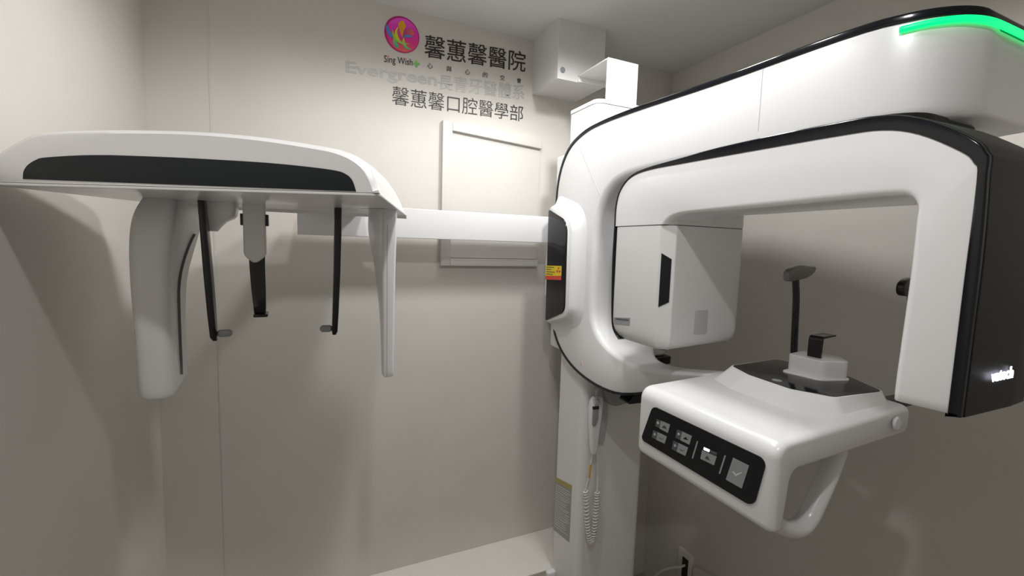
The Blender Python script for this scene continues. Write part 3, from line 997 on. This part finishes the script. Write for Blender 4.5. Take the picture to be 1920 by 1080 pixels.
# ------------------------------------------------------------------ sheet-metal bracket tying the column to the duct
mb = thing('mounting_bracket', (-0.57, -0.30, 2.135), 'white sheet-metal bracket bent from the column top back to the ceiling duct', 'bracket')
bm = box(-0.635, -0.510, -0.384, -0.379, 2.135, 2.275, 0, 0.0008)
finish('upright_plate', bm, M_powder, mb)
bm = box(-0.635, -0.510, -0.380, -0.202, 2.270, 2.275, 0, 0.0008)
add_box(bm, -0.635, -0.510, -0.2055, -0.2005, 2.252, 2.275, 0, 0.0005)
finish('top_plate', bm, M_powder, mb)
bm = bmesh.new()
add_prism(bm, [(-0.380, 2.215), (-0.380, 2.272), (-0.203, 2.272), (-0.203, 2.255), (-0.28, 2.225)], YZ, -0.515, -0.510)
finish('side_flange', bm, M_powder, mb)
finish('bolt', disc((-0.5155, -0.315, 2.247), (-1, 0, 0), 0.008, 0.008, n=6), M_steel, mb)
bm = box(-0.5175, -0.5145, -0.372, -0.330, 2.2555, 2.2600)
finish('slot_edge', bm, M_white, mb)
tag(finish('screw_cap', disc((-0.700, -0.2004, 2.283), (0, -1, 0), 0.010, 0.003, n=20, rim=0.001), M_cap), 'small round grey screw cap on the front of the ceiling duct', 'screw cap')

# ------------------------------------------------------------------ exposure hand switch hanging on the column
hsd = finish('switch_holder', prism(rpoly([(-.640, 0.965, .012), (-.598, 0.965, .012), (-.588, 1.06, .05), (-.594, 1.172, .018), (-.640, 1.172, .018)], 5), XZ, -0.402, -0.420, 0, 0.006), M_greyl, XR)
sw = thing('hand_switch', (-0.66, -0.44, 0.95), 'white exposure hand switch with grey button hanging in the holder on the column', 'hand switch')
brow = smooth_rows([(0.945, -.668, -.648, -0.448, -0.432), (0.965, -.672, -.646, -0.450, -0.430), (1.02, -.677, -.642, -0.452, -0.428), (1.08, -.680, -.637, -0.454, -0.425), (1.12, -.678, -.635, -0.454, -0.424), (1.140, -.672, -.637, -0.452, -0.426), (1.146, -.666, -.640, -0.448, -0.430)], 4)
finish('switch_body', tower(brow, 0.007), M_white, sw, angle=55)
finish('grip_window', prism(rpoly([(-.679, 1.115, .003), (-.6565, 1.115, .003), (-.6565, 1.068, .012), (-.668, 1.048, .008), (-.679, 1.052, .006)], 5), XZ, -0.452, -0.4565, 0, .001), M_grey, sw)
finish('grip_band', box(-.679, -.656, -0.4575, -0.450, 1.108, 1.118, .001, .001), M_dark, sw)
finish('push_button', box(-.676, -.655, -0.4580, -0.445, 1.122, 1.142, .004, .004), M_greyl, sw)
cpts = [(-0.659, -0.440, 0.948), (-0.661, -0.432, 0.905), (-0.662, -0.428, 0.86), (-0.668, -0.424, 0.825), (-0.672, -0.424, 0.805)]
finish('cord', tube(smooth_rows(cpts, 4), 0.0022, 8), M_cord, sw)
finish('cord_sleeve', tube([(-0.6613, -0.431, 0.902), (-0.6618, -0.428, 0.853)], 0.0034, 10), M_orange, sw)
axis_pts = smooth_rows([(-0.672, -0.424, 0.805), (-0.666, -0.424, 0.76), (-0.660, -0.424, 0.70), (-0.653, -0.424, 0.65), (-0.643, -0.424, 0.612), (-0.633, -0.424, 0.612), (-0.627, -0.424, 0.65), (-0.624, -0.424, 0.70), (-0.622, -0.424, 0.75), (-0.622, -0.424, 0.79)], 14)
coil = []
nt_ = len(axis_pts)
turns = 40
for i in range(nt_ * 6):
    f = i / (nt_ * 6 - 1) * (nt_ - 1)
    k = min(int(f), nt_ - 2)
    p = Vector(axis_pts[k]).lerp(Vector(axis_pts[k + 1]), f - k)
    tng = (Vector(axis_pts[k + 1]) - Vector(axis_pts[k])).normalized()
    a = Vector((0, 1, 0))
    b = tng.cross(a)
    w = 2 * math.pi * turns * i / (nt_ * 6 - 1)
    coil.append(tuple(p + a * (0.0070 * math.cos(w)) + b * (0.0070 * math.sin(w))))
finish('coiled_cord', tube(coil, 0.0030, 6), M_cord, sw, angle=70)
finish('cord', tube(smooth_rows([(-0.622, -0.424, 0.79), (-0.621, -0.420, 0.86), (-0.621, -0.413, 0.93), (-0.619, -0.410, 0.985)], 4), 0.0028, 8), M_cord, sw)

# ------------------------------------------------------------------ wall socket and cable low on the right wall
so = thing('wall_socket', (0, -0.27, 0.20), 'small white wall socket low on the right wall beside the column', 'socket')
finish('socket_plate', prism(rpoly([(-.312, .16, .004), (-.230, .16, .004), (-.230, .298, .004), (-.312, .298, .004)], 3), YZ, 0, -0.010, 0, .003), M_ledge, so)
finish('socket_opening', prism(rpoly([(-.292, .165, .003), (-.258, .165, .003), (-.258, .268, .003), (-.292, .268, .003)], 3), YZ, -0.009, -0.0108), M_hole, so)
cbl = finish('power_cable', tube(smooth_rows([(-0.012, -0.275, 0.235), (-0.035, -0.272, 0.232), (-0.055, -0.235, 0.205), (-0.075, -0.195, 0.165), (-0.09, -0.16, 0.10), (-0.12, -0.14, 0.02), (-0.20, -0.16, 0.008)], 5), 0.005, 8), M_cord)
tag(cbl, 'thin white power cable running out of the wall socket', 'cable')
cv = finish('cable_cover', prism([(-.330, 0.0), (-.52, 0.0), (-.52, .290), (-.45, .300), (-.345, .272), (-.330, .262)], YZ, 0, -0.022, 0, .003), M_wall)
tag(cv, 'beige cable cover on the right wall next to the socket', 'cable cover')
